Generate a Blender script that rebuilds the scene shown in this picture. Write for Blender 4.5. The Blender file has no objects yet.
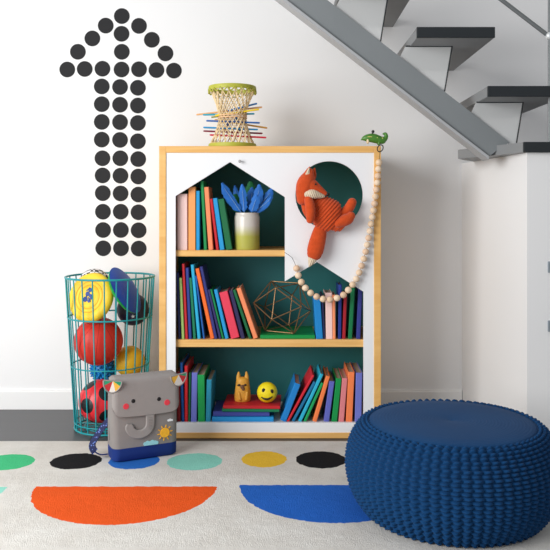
import bpy, bmesh, math, random
from mathutils import Vector, Matrix, Quaternion
random.seed(7)
PI = math.pi
SC = bpy.context.scene
COL = SC.collection
# ------------------------------------------------------------------ measured frame
F, CX, CY, H = 750.0, 280.0, 210.0, 0.97          # focal length (px), principal point, eye height
DW, DB = 3.656, 3.178                              # distance of the back wall and of the bookcase front
def P(px, py, d): return Vector(((px-CX)/F*d, d, H+(CY-py)/F*d))
def X(px, d): return (px-CX)/F*d
def Z(py, d): return H+(CY-py)/F*d

# ------------------------------------------------------------------ materials
def lin(c):
    return tuple(((v/255)/12.92 if v/255 <= .04045 else ((v/255+.055)/1.055)**2.4) for v in c) + (1.0,)
def newmat(name):
    m = bpy.data.materials.new(name); m.use_nodes = True
    nt = m.node_tree; b = nt.nodes['Principled BSDF']
    return m, nt, b
def nd(nt, t, **kw):
    n = nt.nodes.new(t)
    for k, v in kw.items():
        if k in n.inputs: n.inputs[k].default_value = v
        else: setattr(n, k, v)
    return n
def mat(name, col, rough=.6, var=.06, vscale=20, bump=0, bscale=200, metal=0, spec=.4, sheen=0):
    m, nt, b = newmat(name); L = nt.links.new
    b.inputs['Roughness'].default_value = rough; b.inputs['Metallic'].default_value = metal
    b.inputs['Specular IOR Level'].default_value = spec
    if sheen: b.inputs['Sheen Weight'].default_value = sheen
    tc = nd(nt, 'ShaderNodeTexCoord')
    n = nd(nt, 'ShaderNodeTexNoise', Scale=vscale, Detail=4.0)
    L(tc.outputs['Object'], n.inputs['Vector'])
    c = lin(col)
    mx = nd(nt, 'ShaderNodeMix', data_type='RGBA')
    mx.inputs[6].default_value = tuple(max(0, v*(1-var)) for v in c[:3])+(1,)
    mx.inputs[7].default_value = tuple(min(1, v*(1+var)) for v in c[:3])+(1,)
    L(n.outputs['Fac'], mx.inputs[0]); L(mx.outputs[2], b.inputs['Base Color'])
    if bump:
        n2 = nd(nt, 'ShaderNodeTexNoise', Scale=bscale, Detail=2.0)
        L(tc.outputs['Object'], n2.inputs['Vector'])
        bp = nd(nt, 'ShaderNodeBump', Strength=bump, Distance=.004)
        L(n2.outputs['Fac'], bp.inputs['Height']); L(bp.outputs['Normal'], b.inputs['Normal'])
    return m
def wood_mat(name, c1, c2, scale=(3, 3, 40), rough=.45):
    m, nt, b = newmat(name); L = nt.links.new
    tc = nd(nt, 'ShaderNodeTexCoord'); mp = nd(nt, 'ShaderNodeMapping'); mp.inputs['Scale'].default_value = scale
    n = nd(nt, 'ShaderNodeTexNoise', Scale=1.5, Detail=6.0, Distortion=.6)
    r = nd(nt, 'ShaderNodeValToRGB'); r.color_ramp.elements[0].position = .35; r.color_ramp.elements[1].position = .65
    r.color_ramp.elements[0].color = lin(c1); r.color_ramp.elements[1].color = lin(c2)
    L(tc.outputs['Object'], mp.inputs['Vector']); L(mp.outputs['Vector'], n.inputs['Vector'])
    L(n.outputs['Fac'], r.inputs['Fac']); L(r.outputs['Color'], b.inputs['Base Color'])
    b.inputs['Roughness'].default_value = rough; b.inputs['Specular IOR Level'].default_value = .35
    return m
_cache = {}
def flat(col, rough=.5, **k):
    key = (col, rough, tuple(sorted(k.items())))
    if key not in _cache: _cache[key] = mat('paint_%d_%d_%d' % col, col, rough, **k)
    return _cache[key]

# ------------------------------------------------------------------ object helpers
def obj(name, bm, m, parent=None, smooth=None, loc=None):
    me = bpy.data.meshes.new(name)
    bmesh.ops.recalc_face_normals(bm, faces=bm.faces[:])
    if smooth is not None:
        for f in bm.faces: f.smooth = True
    bm.to_mesh(me); bm.free()
    for k in (m if isinstance(m, (list, tuple)) else [m]): me.materials.append(k)
    if smooth is not None and smooth < 179:
        me.set_sharp_from_angle(angle=math.radians(smooth))
    o = bpy.data.objects.new(name, me); COL.objects.link(o)
    if parent is not None: o.parent = parent
    if loc is not None: o.location = loc
    return o
def tag(o, label, cat, group=None, kind=None):
    o['label'] = label; o['category'] = cat
    if group: o['group'] = group
    if kind: o['kind'] = kind
    return o
def thing(name, label, cat, loc=(0, 0, 0), rz=0, group=None):
    o = bpy.data.objects.new(name, None); COL.objects.link(o)
    o.empty_display_size = .02
    o.location = loc; o.rotation_euler = (0, 0, rz)
    return tag(o, label, cat, group)
def struct(name, bm, m, smooth=None):
    o = obj(name, bm, m, None, smooth); o['kind'] = 'structure'; return o

def B(): return bmesh.new()
def box(bm, x0, x1, y0, y1, z0, z1, bev=0, mi=0):
    vs = [bm.verts.new((x, y, z)) for z in (z0, z1) for x, y in ((x0, y0), (x1, y0), (x1, y1), (x0, y1))]
    fs = [bm.faces.new([vs[i] for i in q]) for q in ((3, 2, 1, 0), (4, 5, 6, 7), (0, 1, 5, 4), (1, 2, 6, 5), (2, 3, 7, 6), (3, 0, 4, 7))]
    for f in fs: f.material_index = mi
    if bev:
        es = list({e for f in fs for e in f.edges})
        bmesh.ops.bevel(bm, geom=es, offset=bev, segments=2, affect='EDGES', profile=.5)
    return fs
def prism(bm, pts, vec, mi=0):
    """polygon (3-D points) pushed along vec"""
    vec = Vector(vec)
    a = [bm.verts.new(Vector(p)) for p in pts]; b = [bm.verts.new(Vector(p)+vec) for p in pts]
    n = len(a)
    fs = [bm.faces.new(a), bm.faces.new(b[::-1])]
    for i in range(n): fs.append(bm.faces.new((a[i], b[i], b[(i+1) % n], a[(i+1) % n])))
    for f in fs: f.material_index = mi
    return fs
def lathe(bm, prof, seg=32, c=(0, 0, 0), mi=0, M=None, caps=True):
    """prof: list of (r, z)"""
    c = Vector(c); rings = []
    for r, z in prof:
        if r < 1e-6: rings.append([bm.verts.new((0, 0, z))])
        else: rings.append([bm.verts.new((r*math.cos(2*PI*i/seg), r*math.sin(2*PI*i/seg), z)) for i in range(seg)])
    fs = []
    for a, b in zip(rings, rings[1:]):
        for i in range(seg):
            j = (i+1) % seg
            if len(a) == 1 and len(b) == 1: continue
            if len(a) == 1: fs.append(bm.faces.new((a[0], b[i], b[j])))
            elif len(b) == 1: fs.append(bm.faces.new((a[i], a[j], b[0])))
            else: fs.append(bm.faces.new((a[i], a[j], b[j], b[i])))
    if caps:
        for R in (rings[0], rings[-1]):
            if len(R) > 1: fs.append(bm.faces.new(R))
    for f in fs: f.material_index = mi
    for R in rings:
        for v in R: v.co = (M @ v.co if M else v.co) + c
    return fs
def ball(bm, c, r, seg=24, mi=0, sc=(1, 1, 1), M=None):
    n = max(8, seg//2)
    prof = [(r*math.sin(PI*i/n), -r*math.cos(PI*i/n)) for i in range(n+1)]
    prof[0] = (0, -r); prof[-1] = (0, r)
    S = Matrix.Diagonal((sc[0], sc[1], sc[2])).to_4x4()
    return lathe(bm, prof, seg, c, mi, (M.to_4x4() @ S if M else S))
def catmull(pts, n=6):
    out = []
    k = len(pts)
    for i in range(k-1):
        p0, p1, p2, p3 = pts[max(i-1, 0)], pts[i], pts[i+1], pts[min(i+2, k-1)]
        for j in range(n):
            t = j/n
            out.append(tuple(.5*(2*b+(c-a)*t+(2*a-5*b+4*c-d)*t*t+(3*b-a-3*c+d)*t**3) for a, b, c, d in zip(p0, p1, p2, p3)))
    out.append(tuple(pts[-1])); return out
def tube(bm, pts, r, seg=8, closed=False, mi=0, round_caps=False, flat=1.0, up=None):
    """pts: Vectors; r: number or list; flat: second axis factor"""
    pts = [Vector(p) for p in pts]; n = len(pts)
    rs = r if isinstance(r, (list, tuple)) else [r]*n
    tan = []
    for i in range(n):
        a = pts[(i-1) % n] if closed else pts[max(i-1, 0)]
        b = pts[(i+1) % n] if closed else pts[min(i+1, n-1)]
        t = (b-a)
        tan.append(t.normalized() if t.length > 1e-9 else Vector((0, 0, 1)))
    u = Vector(up) if up else (Vector((0, 0, 1)) if abs(tan[0].z) < .9 else Vector((0, 1, 0)))
    rings = []
    for i in range(n):
        t = tan[i]
        u = (u - t*u.dot(t)); u = u.normalized() if u.length > 1e-6 else t.orthogonal().normalized()
        w = t.cross(u)
        rings.append([bm.verts.new(pts[i]+rs[i]*(math.cos(2*PI*k/seg)*u*flat+math.sin(2*PI*k/seg)*w)) for k in range(seg)])
    fs = []
    for i in range(n if closed else n-1):
        a, b = rings[i], rings[(i+1) % n]
        for k in range(seg):
            fs.append(bm.faces.new((a[k], a[(k+1) % seg], b[(k+1) % seg], b[k])))
    if not closed:
        fs.append(bm.faces.new(rings[0][::-1])); fs.append(bm.faces.new(rings[-1]))
    for f in fs: f.material_index = mi
    return fs
def loft(bm, pts, seg=20, n=6, mi=0, flat=1.0, up=None):
    """pts: list of (x, y, z, r): smooth blob with rounded ends"""
    c = catmull([tuple(p) for p in pts], n)
    P0, P1 = Vector(c[0][:3]), Vector(c[-1][:3])
    t0 = (P0-Vector(c[1][:3])).normalized(); t1 = (P1-Vector(c[-2][:3])).normalized()
    head = [tuple(P0+t0*c[0][3]*math.sin(a))+(max(c[0][3]*math.cos(a), 1e-4),) for a in (PI/2*.98, PI/2*.8, PI/2*.6, PI/2*.4, PI/2*.2)]
    tail = [tuple(P1+t1*c[-1][3]*math.sin(a))+(max(c[-1][3]*math.cos(a), 1e-4),) for a in (PI/2*.2, PI/2*.4, PI/2*.6, PI/2*.8, PI/2*.98)]
    full = head+c+tail
    return tube(bm, [p[:3] for p in full], [max(p[3], 1e-4) for p in full], seg, mi=mi, flat=flat, up=up)
def align(d):
    return Vector((0, 0, 1)).rotation_difference(Vector(d)).to_matrix().to_4x4()

# ------------------------------------------------------------------ palette
WHITE_WALL = mat('wall_paint', (236, 236, 237), .7, .008, 3, .02, 300)
TRIM = mat('trim_paint', (238, 238, 238), .5, .008)
PANEL = mat('white_lacquer', (234, 235, 238), .4, .006)
OAK = wood_mat('oak', (222, 170, 98), (234, 187, 118), (3, 3, 14))
OAK_H = wood_mat('oak_across', (222, 170, 98), (234, 187, 118), (2.0, 8, 40))
TEAL = mat('teal_back', (48, 126, 130), .5, .05, 6)
BLACKVINYL = mat('black_vinyl', (30, 30, 33), .75, .15, 120, .15, 500)
STEEL = mat('painted_steel', (128, 133, 136), .45, .03, 8)
TREAD = mat('tread_grey', (132, 134, 136), .5, .05, 14)
NOSE = mat('dark_tread', (34, 39, 43), .5, .12, 30)

# ------------------------------------------------------------------ the setting
bm = B(); box(bm, -3.2, 3.0, -1.0, DW+.15, -.1, 0)
m, nt, b = newmat('dark_floorboards'); L = nt.links.new
tc = nd(nt, 'ShaderNodeTexCoord')
mp = nd(nt, 'ShaderNodeMapping'); mp.inputs['Scale'].default_value = (1.0, 7.0, 1)
br = nd(nt, 'ShaderNodeTexBrick', Scale=1.0); br.inputs['Color1'].default_value = lin((76, 76, 78)); br.inputs['Color2'].default_value = lin((69, 69, 72))
br.inputs['Mortar'].default_value = lin((50, 50, 52)); br.inputs['Mortar Size'].default_value = .006; br.inputs['Brick Width'].default_value = 1.6; br.inputs['Row Height'].default_value = 1.0
L(tc.outputs['Object'], mp.inputs['Vector']); L(mp.outputs['Vector'], br.inputs['Vector']); L(br.outputs['Color'], b.inputs['Base Color'])
b.inputs['Roughness'].default_value = .4
struct('floor', bm, m)
bm = B(); box(bm, -3.2, 3.0, DW, DW+.15, 0, 3.4); struct('wall_back', bm, WHITE_WALL)
bm = B(); box(bm, -3.2, .885, DW-.014, DW, 0, .088, .002); box(bm, -3.2, .885, DW-.009, DW, .088, .094); struct('baseboard_back', bm, TRIM)
LZ0, LZ1 = 1.197, 1.237
bm = B(); prism(bm, [(.887, DW, 0), (.978, 2.97, 0), (1.9, 2.97, 0), (1.9, DW, 0)], (0, 0, LZ0)); struct('wall_right', bm, WHITE_WALL)

# ------------------------------------------------------------------ dots on the wall
pitch = 150/550
head = [(300, 59, 'at the tip of the arrow'), (241, 94, 'on the left slope of the arrowhead, nearest the tip'), (192, 141, 'on the left slope of the arrowhead, second from the tip'),
        (139, 190, 'on the left slope of the arrowhead, third from the tip'), (363, 95, 'on the right slope of the arrowhead, nearest the tip'),
        (410, 146, 'on the right slope of the arrowhead, second from the tip'), (460, 196, 'on the right slope of the arrowhead, third from the tip'),
        (299, 124, 'inside the arrowhead, directly below the tip'), (300, 190, 'inside the arrowhead, second below the tip'),
        (100, 255, 'at the left barb end of the arrow'), (164, 253, 'beside the left barb end of the arrow'), (229, 252, 'on the barb row, above the left shaft column'),
        (299, 255, 'on the barb row, above the middle shaft column'), (363, 254, 'on the barb row, above the right shaft column'),
        (427, 257, 'beside the right barb end of the arrow'), (491, 259, 'at the right barb end of the arrow')]
dots = [(40+a*pitch, b*pitch, 'black dot decal '+t) for a, b, t in head]
rows = [(317, 319, 322), (382, 384, 387), (447, 448, 451), (512, 513, 518)]
nth = ['first', 'second', 'third', 'fourth', 'fifth', 'sixth', 'seventh', 'eighth', 'ninth', 'bottom']
for r in range(10):
    for c in range(3):
        if r < 4: x, y = 40+(226.5, 293.5, 359)[c]*pitch, rows[r][c]*pitch
        else:
            y = 140+((67, 67, 70), (130, 131, 134), (195, 196, 200), (263, 263, 265), (330, 330, 331), (397, 397, 398))[r-4][c]*pitch
            x = 40+(229+(r-4)*.6, 294.5+(r-4)*.5, 360+(r-4)*.4)[c]*pitch
        dots.append((x, y, 'black dot decal in %s shaft column of wall arrow, %s row%s' % (('left', 'middle', 'right')[c], nth[r], ' from top' if r < 9 else '')))
bm = B(); lathe(bm, [(0, 0), (.0378, 0), (.0384, .0008), (.0384, .0016), (0, .0016)], 48, M=Matrix.Rotation(-PI/2, 4, 'X'), caps=False)
dot0 = obj('dot_decal', bm, BLACKVINYL, None, 30)
for i, (x, y, lab) in enumerate(dots):
    o = dot0 if i == 0 else dot0.copy()
    if i: COL.objects.link(o)
    o.location = P(x, y, DW); o.location.y = DW-.0016
    tag(o, lab, 'wall dot', 'black dots forming an up arrow on the wall', 'thing')

# ------------------------------------------------------------------ staircase
st = thing('staircase', 'grey open staircase with dark treads on one steel beam, above the white half wall', 'stairs', (X(452, 3.0), 3.05, LZ0))
def sp(bm, name, m, smooth=None):
    o = obj(name, bm, m, st, smooth); o.matrix_parent_inverse = Matrix.Translation(-st.location); return o
SD = 3.10
bm = B()
y_top = lambda px: .778*px-255.2+.3
prism(bm, [P(250, y_top(250), SD), P(509.5, 142.3, SD), P(497, 150.5, SD), P(489.5, 156, SD), P(250, -28.5, SD)], (0, .07, 0))
sp(bm, 'stringer_beam', STEEL)
bm = B()
prism(bm, [P(250, -28.5, SD-.012), P(489, 156, SD-.012), P(489, 159.5, SD-.012), P(250, -25, SD-.012)], (0, .094, 0))
sp(bm, 'stringer_flange', mat('flange_steel', (170, 172, 175), .45, .03, 8))
TD = 2.95; TBK = DW-.002
for k in (-1, 0, 1):                                   # three treads in view
    xl, yt = (417+71*k, 27+59*k) if k >= 0 else (342, -27)
    gx, gy = (71*k, 57*k) if k >= 0 else (-64, -50)
    x0, z1 = X(xl, TD), Z(yt, TD); z0 = z1-.041; x1 = x0+.307
    bm = B(); box(bm, x0, x1, TD+.012, TBK, z0, z1, .002); tr = sp(bm, 'tread', TREAD)
    bm = B(); box(bm, x0-.0005, x1+.0005, TD, TD+.012, z0-.0005, z1+.0005, .0015)
    n = obj('nosing', bm, NOSE, tr); 
    # glass gusset under the tread, standing on the beam
    ys = SD+.008
    pts = [(X(405.5+gx, ys), ys, z0), (X(452+gx, ys), ys, z0), (X(444.5+gx, ys), ys, Z(91.5+gy, ys)), (X(400+gx, ys), ys, Z(57+gy, ys))]
    pts = [(p[0], p[1], p[2]) for p in pts]
    bm = B(); prism(bm, pts, (0, .012, 0))
    g, nt, b = newmat('frosted_glass')
    b.inputs['Base Color'].default_value = lin((226, 228, 229)); b.inputs['Roughness'].default_value = .25
    b.inputs['Alpha'].default_value = .5
    gp = sp(bm, 'gusset_panel', g)
    bm = B()
    for a, c in ((0, 1), (1, 2)):
        tube(bm, [pts[a], pts[c]], .0032, 6)
    obj('gusset_edge', bm, NOSE, gp)
bm = B()
land = [(X(524, 2.95), 2.95), (X(458, 3.33), 3.33), (.84, 3.42), (1.0, DW-.002), (1.9, DW-.002), (1.9, 2.95)]
prism(bm, [(x, y+ (.0125 if abs(y-2.95) < 1e-6 else 0), LZ0+.0005) for x, y in land], (0, 0, LZ1-LZ0)); ld = sp(bm, 'landing_tread', TREAD)
bm = B(); box(bm, land[0][0]-.0005, 1.9, 2.95, 2.9623, LZ0, LZ1+.001, .0015); obj('nosing', bm, NOSE, ld)
# balustrade
def hp(bm, name, m): return sp(bm, name, m, 40)
RAILM = mat('rail_steel', (120, 124, 126), .35, .03, 8, metal=.4)
bm = B(); tube(bm, [(X(549.5, 2.985), 2.985, LZ1+.001), (X(549.5, 2.985), 2.985, 2.2)], .0065, 12); hp(bm, 'post', RAILM)
bm = B(); tube(bm, [P(486, -12, 2.985), P(548, 35.5, 2.985)], .0085, 12); hp(bm, 'handrail', RAILM)
bm = B(); ball(bm, P(549.5, 36, 2.982), .016, 16); hp(bm, 'clamp', mat('bright_clamp', (225, 228, 230), .25, .02, metal=.3))
for py, t in ((267, 'upper'), (326, 'lower')):
    w = thing('wall_bracket', 'small steel bracket on the grey side of the half wall, %s of the two' % t, 'bracket', (X(550.5, 2.97), 2.97, Z(py, 2.97)), 0, 'steel brackets on the half wall')
    bm = B(); box(bm, -.012, .03, -.006, 0, -.022, .022, .0015); obj('plate', bm, mat('bracket_plate', (168, 178, 186), .3, .03, metal=.5), w)
    bm = B(); box(bm, -.002, .03, -.022, -.006, -.014, .014, .0015); obj('latch', bm, mat('bracket_latch', (84, 92, 100), .35, .03, metal=.5), w)

# ------------------------------------------------------------------ rug
m, nt, b = newmat('tufted_wool'); L = nt.links.new
tc = nd(nt, 'ShaderNodeTexCoord')
wob = nd(nt, 'ShaderNodeTexNoise', Scale=45.0, Detail=3.0); L(tc.outputs['Object'], wob.inputs['Vector'])
ws = nd(nt, 'ShaderNodeVectorMath', operation='MULTIPLY_ADD'); ws.inputs[1].default_value = (.016, .016, 0)
L(wob.outputs['Color'], ws.inputs[0]); 
off = nd(nt, 'ShaderNodeVectorMath', operation='ADD'); off.inputs[1].default_value = (-.008, -.008, 0)
L(tc.outputs['Object'], off.inputs[0]); L(off.outputs[0], ws.inputs[2])
sep = nd(nt, 'ShaderNodeSeparateXYZ'); L(ws.outputs[0], sep.inputs[0])
mott = nd(nt, 'ShaderNodeTexNoise', Scale=7.0, Detail=8.0, Roughness=.7); L(tc.outputs['Object'], mott.inputs['Vector'])
base = nd(nt, 'ShaderNodeValToRGB'); base.color_ramp.elements[0].position = .3; base.color_ramp.elements[1].position = .7
base.color_ramp.elements[0].color = lin((212, 208, 201)); base.color_ramp.elements[1].color = lin((229, 227, 222))
L(mott.outputs['Fac'], base.inputs['Fac'])
cur = base.outputs['Color']
RT = .012
def rx(px, py): d = F*(H-RT)/(py-CY); return X(px, d), d
def math_(op, a, b_=None):
    n = nd(nt, 'ShaderNodeMath', operation=op)
    for i, v in enumerate((a, b_)):
        if v is None: continue
        if isinstance(v, (int, float)): n.inputs[i].default_value = v
        else: L(v, n.inputs[i])
    return n.outputs[0]
def shape(cur, cx, cy, rx_, ry_, col, half=False):
    dx = math_('DIVIDE', math_('SUBTRACT', sep.outputs[0], cx), rx_); dy = math_('DIVIDE', math_('SUBTRACT', sep.outputs[1], cy), ry_)
    f = math_('LESS_THAN', math_('ADD', math_('MULTIPLY', dx, dx), math_('MULTIPLY', dy, dy)), 1.0)
    if half: f = math_('MULTIPLY', f, math_('LESS_THAN', dy, 0.0))
    c = lin(col)
    v = nd(nt, 'ShaderNodeMix', data_type='RGBA'); v.inputs[6].default_value = tuple(x*.86 for x in c[:3])+(1,); v.inputs[7].default_value = tuple(min(1, x*1.12) for x in c[:3])+(1,)
    L(mott.outputs['Fac'], v.inputs[0])
    mx = nd(nt, 'ShaderNodeMix', data_type='RGBA'); L(f, mx.inputs[0]); L(cur, mx.inputs[6]); L(v.outputs[2], mx.inputs[7])
    return mx.outputs[2]
for px, py, w, h, col in ((7, 462, 54, 16, (72, 196, 134)), (76, 461, 50, 16, (28, 28, 31)), (134, 461, 50, 16, (44, 112, 200)), (194.5, 461.5, 55, 17, (142, 216, 200)),
                          (264, 459, 45, 16, (240, 196, 62)), (321, 459.5, 50, 17, (28, 28, 31)), (384, 460, 50, 17, (72, 196, 134))):
    x, y = rx(px, py); k = F*(H-RT)
    ry = (k/(py-h/2-CY)-k/(py+h/2-CY))/2
    cur = shape(cur, x, y, w/2*y/F, ry, col)
for x0, x1, py, col in ((36, 217, 486.5, (238, 92, 34)), (240, 421, 485, (40, 104, 200)), (-180, 8, 487, (150, 222, 205))):
    xa, y = rx((x0+x1)/2, py)
    cur = shape(cur, xa, y, (x1-x0)/2*y/F, .318, col, True)
L(cur, b.inputs['Base Color']); b.inputs['Roughness'].default_value = .95; b.inputs['Specular IOR Level'].default_value = .1
fn = nd(nt, 'ShaderNodeTexNoise', Scale=260.0, Detail=3.0); L(tc.outputs['Object'], fn.inputs['Vector'])
fn2 = nd(nt, 'ShaderNodeTexNoise', Scale=35.0, Detail=4.0); L(tc.outputs['Object'], fn2.inputs['Vector'])
bp = nd(nt, 'ShaderNodeBump', Strength=.5, Distance=.006); L(math_('ADD', fn.outputs['Fac'], fn2.outputs['Fac']), bp.inputs['Height']); L(bp.outputs['Normal'], b.inputs['Normal'])
bm = B(); box(bm, -2.1, 1.55, 1.0, 3.112, .0005, RT, .003)
tag(obj('rug', bm, m, None, 40), 'pale grey tufted rug with bright dots and half circles in front of the bookcase', 'rug')

# ------------------------------------------------------------------ bookcase
FX0, FX1 = X(159, DB), X(381, DB); IX0, IX1 = X(166, DB), X(374, DB)
TOPZ, TINZ = Z(146, DB), Z(152.7, DB); BASEZ = Z(432.8, DB)
DEP = .40
bc = thing('bookcase', 'oak framed bookcase with white house-shaped front openings and teal back', 'bookcase', ((FX0+FX1)/2, DB, 0))
def bp_(bm, name, m, smooth=None, parent=None):
    o = obj(name, bm, m, bc, smooth); o.matrix_parent_inverse = Matrix.Translation(-bc.location); return o
bm = B(); box(bm, FX0, IX0, DB, DB+DEP, .0, TOPZ, .0015); bp_(bm, 'side_panel', OAK)
bm = B(); box(bm, IX1, FX1, DB, DB+DEP, .0, TOPZ, .0015); bp_(bm, 'side_panel', OAK)
bm = B(); box(bm, IX0, IX1, DB, DB+DEP, TINZ, TOPZ, .0015); bp_(bm, 'top_panel', OAK_H)
bm = B(); box(bm, IX0, IX1, DB, DB+DEP, .002, BASEZ, .0015); bp_(bm, 'base_panel', OAK_H)
bm = B(); box(bm, IX0, IX1, DB+DEP-.018, DB+DEP-.006, BASEZ, TINZ); bp_(bm, 'back_panel', TEAL)
PF = DB+.004; PT = .016
def pp(px, py): return P(px, py, PF)
bm = B()
outer = [(IX0, PF, BASEZ), (IX1, PF, BASEZ), (IX1, PF, TINZ), (IX0, PF, TINZ)]
house = [pp(175.5, 422.8), pp(175.5, 196), pp(230, 162), pp(284.8, 197), pp(284.8, 281.3), pp(317, 262), pp(363.6, 291.8), pp(363.6, 422.8)]
cc = pp(329.2, 195); RC = 33.8*PF/F
circ = [cc+Vector((RC*math.cos(2*PI*i/64), 0, RC*math.sin(2*PI*i/64))) for i in range(64)]
es = []
for loop in (outer, house, circ):
    vs = [bm.verts.new(Vector(p)) for p in loop]
    es += [bm.edges.new((vs[i], vs[(i+1) % len(vs)])) for i in range(len(vs))]
bmesh.ops.triangle_fill(bm, use_beauty=True, use_dissolve=False, edges=es)
g = bmesh.ops.extrude_face_region(bm, geom=bm.faces[:])
bmesh.ops.translate(bm, verts=[v for v in g['geom'] if isinstance(v, bmesh.types.BMVert)], vec=(0, PT, 0))
bp_(bm, 'front_panel', PANEL)
SF = PF+PT+.001
S1T, S1B = Z(250.3, SF), Z(256.4, SF); S2T, S2B = Z(339.6, SF), Z(347, SF)
S3T = Z(423.2, SF)
for zt, zb in ((S1T, S1B), (S2T, S2B)):
    bm = B(); box(bm, IX0, IX1, SF, DB+DEP-.018, zb, zt, .001); bp_(bm, 'shelf', OAK_H)
bm = B(); box(bm, IX0, IX1, SF, DB+DEP-.018, BASEZ, S3T); bp_(bm, 'base_shelf', PANEL)
bm = B(); lathe(bm, [(0, 0), (.003, 0), (.003, .012), (.006, .013), (.0065, .018), (.004, .021), (0, .021)], 16, pp(240, 161.5), M=Matrix.Rotation(PI/2, 4, 'X'), caps=False)
bp_(bm, 'peg', mat('nickel_peg', (190, 192, 195), .3, .02, metal=.6), 40)

# ------------------------------------------------------------------ books
PAGES = mat('book_pages', (182, 170, 152), .8, .1, 60)
BD = SF+.012                                        # where the spines stand
def mk_book(w, h, d, col, loc, rot, label, group):
    o = thing('book', label, 'book', loc, 0, group); o.rotation_euler = rot
    t = min(.0022, w*.22); r = min(.0025, w*.3)
    bm = B()
    prism(bm, [(0, r, 0), (r, 0, 0), (w-r, 0, 0), (w, r, 0), (w, d, 0), (w-t, d, 0), (w-t, t+.001, 0), (t, t+.001, 0), (t, d, 0), (0, d, 0)], (0, 0, h))
    obj('cover', bm, flat(col, .45, var=.05, vscale=15), o)
    bm = B(); box(bm, t+.0002, w-t-.0002, t+.0015, d-.004, .003, h-.004); obj('pages', bm, PAGES, o)
    return o
def sat(A, Bp):
    for poly in (A, Bp):
        for i in range(len(poly)):
            x0, y0 = poly[i]; x1, y1 = poly[(i+1) % len(poly)]
            nx, ny = y1-y0, x0-x1; l = math.hypot(nx, ny); nx /= l; ny /= l
            a = [nx*x+ny*y for x, y in A]; c = [nx*x+ny*y for x, y in Bp]
            if max(a) <= min(c)-1e-4 or max(c) <= min(a)-1e-4: return False
    return True
def poly(px, pz, w, h, th):
    c, s = math.cos(th), math.sin(th)
    q = [(0, 0), (w, 0), (w, h), (0, h)] if th <= 0 else [(-w, 0), (0, 0), (0, h), (-w, h)]
    return [(px+u*c+v*s, pz-u*s+v*c) for u, v in q]
def upright(rows, zs, group, depth, blockers=()):
    prev = list(blockers)
    for (x0, x1, tx, ty, col, label) in rows:
        a, b_ = X(x0, BD), X(x1, BD)
        wid = b_-a; c = (a+b_)/2; t = X(tx, BD); zt = Z(ty, BD)
        th = math.atan2(t-c, zt-zs); h = math.hypot(t-c, zt-zs); w = wid*math.cos(th)
        for it in range(240):
            px = a if th <= 0 else b_
            pl = poly(px, zs+.0004, w, h, th)
            hit = [q for q in prev if sat(pl, q)]
            if not hit: break
            if it % 2 and w > .0065: w -= .0006; a += .0003; b_ -= .0003
            else: a += .0004; b_ += .0004
        prev.append(pl)
        d = depth*random.uniform(.92, 1.08)
        o = mk_book(w, h, d, col, (px, BD+random.uniform(0, .004), zs+.0004), (0, th, 0), label, group)
        if th > 0:
            for ch in o.children: ch.location.x = -w
NAVY, RED, GRN, SKY, ORG, SALM, PERI = (36, 46, 104), (196, 34, 44), (14, 134, 74), (30, 150, 212), (238, 118, 48), (242, 142, 96), (104, 112, 196)
CYAN, LIME, BLUE, PINKW, DKRED, DKGRN = (44, 170, 204), (176, 216, 120), (26, 96, 176), (240, 206, 200), (140, 26, 34), (16, 104, 62)
upright([
    (177.2, 187.4, 182.2, 194, PINKW, 'thick pale pink book at the left end of the top shelf'),
    (188.4, 195.6, 192, 187, (240, 160, 92), 'thick tan orange book beside the pale pink one, top shelf'),
    (196.3, 199.8, 198, 191, SKY, 'slim sky blue upright book between tan orange and tall green ones, top shelf'),
    (204.0, 207.0, 202, 181, (22, 140, 76), 'tallest green book on the top shelf, slim, leaning slightly left'),
    (208.6, 213.2, 206.4, 187.3, SALM, 'salmon book leaning left next to the tallest green one, top shelf'),
    (216.2, 219.0, 211.2, 199, RED, 'thin red book leaning left behind the salmon one, top shelf'),
    (219.6, 224.6, 214.8, 198.6, SKY, 'sky blue book leaning left against the thin red one, top shelf'),
    (226.2, 232.4, 221, 199.5, DKGRN, 'dark green book leaning left nearest the vase, top shelf'),
], S1T, 'books on the top shelf', .17)
upright([
    (178.2, 180.6, 177.4, 273, NAVY, 'dark navy book squeezed against the left side, middle shelf'),
    (181.6, 184.4, 180.3, 278, LIME, 'thin lime green book at the left of the middle shelf'),
    (185.4, 188.0, 183.2, 264, RED, 'thin tall red book behind the lime green one, middle shelf'),
    (188.8, 191.8, 187, 268, (40, 60, 140), 'slim indigo book just right of the thin tall red one, middle shelf'),
    (192.2, 195.8, 189.8, 278, (16, 120, 84), 'short green book between indigo and bright cyan ones, middle shelf'),
    (196.4, 200.4, 191.6, 265, (40, 172, 214), 'tall book with bright cyan top between short green and orange ones, middle shelf'),
    (201.0, 204.6, 194.6, 276, BLUE, 'medium blue book leaning left under the orange one, middle shelf'),
    (209.0, 214.2, 196.3, 269, (240, 108, 40), 'tall bright orange book leaning left, middle shelf'),
    (214.6, 217.6, 201.2, 267, (44, 50, 120), 'tall navy book resting on the bright orange one, middle shelf'),
    (218.4, 221.4, 208.4, 290, (48, 44, 100), 'short dark purple book right of the tall navy one, middle shelf'),
    (222.0, 224.2, 211.0, 289.7, GRN, 'thin green book beside the short dark purple one, middle shelf'),
    (225.2, 228.8, 215.6, 290, SKY, 'sky blue book leaning left beside the red-pink one, middle shelf'),
    (231.2, 240.0, 223.6, 293, (226, 62, 88), 'wide red-pink book leaning left, middle shelf'),
    (241.2, 245.2, 230.8, 291, (46, 40, 84), 'dark plum book leaning on the wide red-pink one, middle shelf'),
    (248.2, 251.8, 233.8, 290.5, DKGRN, 'dark green book under the last salmon one, middle shelf'),
    (253.6, 258.4, 238.8, 289, SALM, 'salmon book at the right end of the leaning row by the wire polyhedron'),
], S2T, 'leaning books on the middle shelf', .17)
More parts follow.
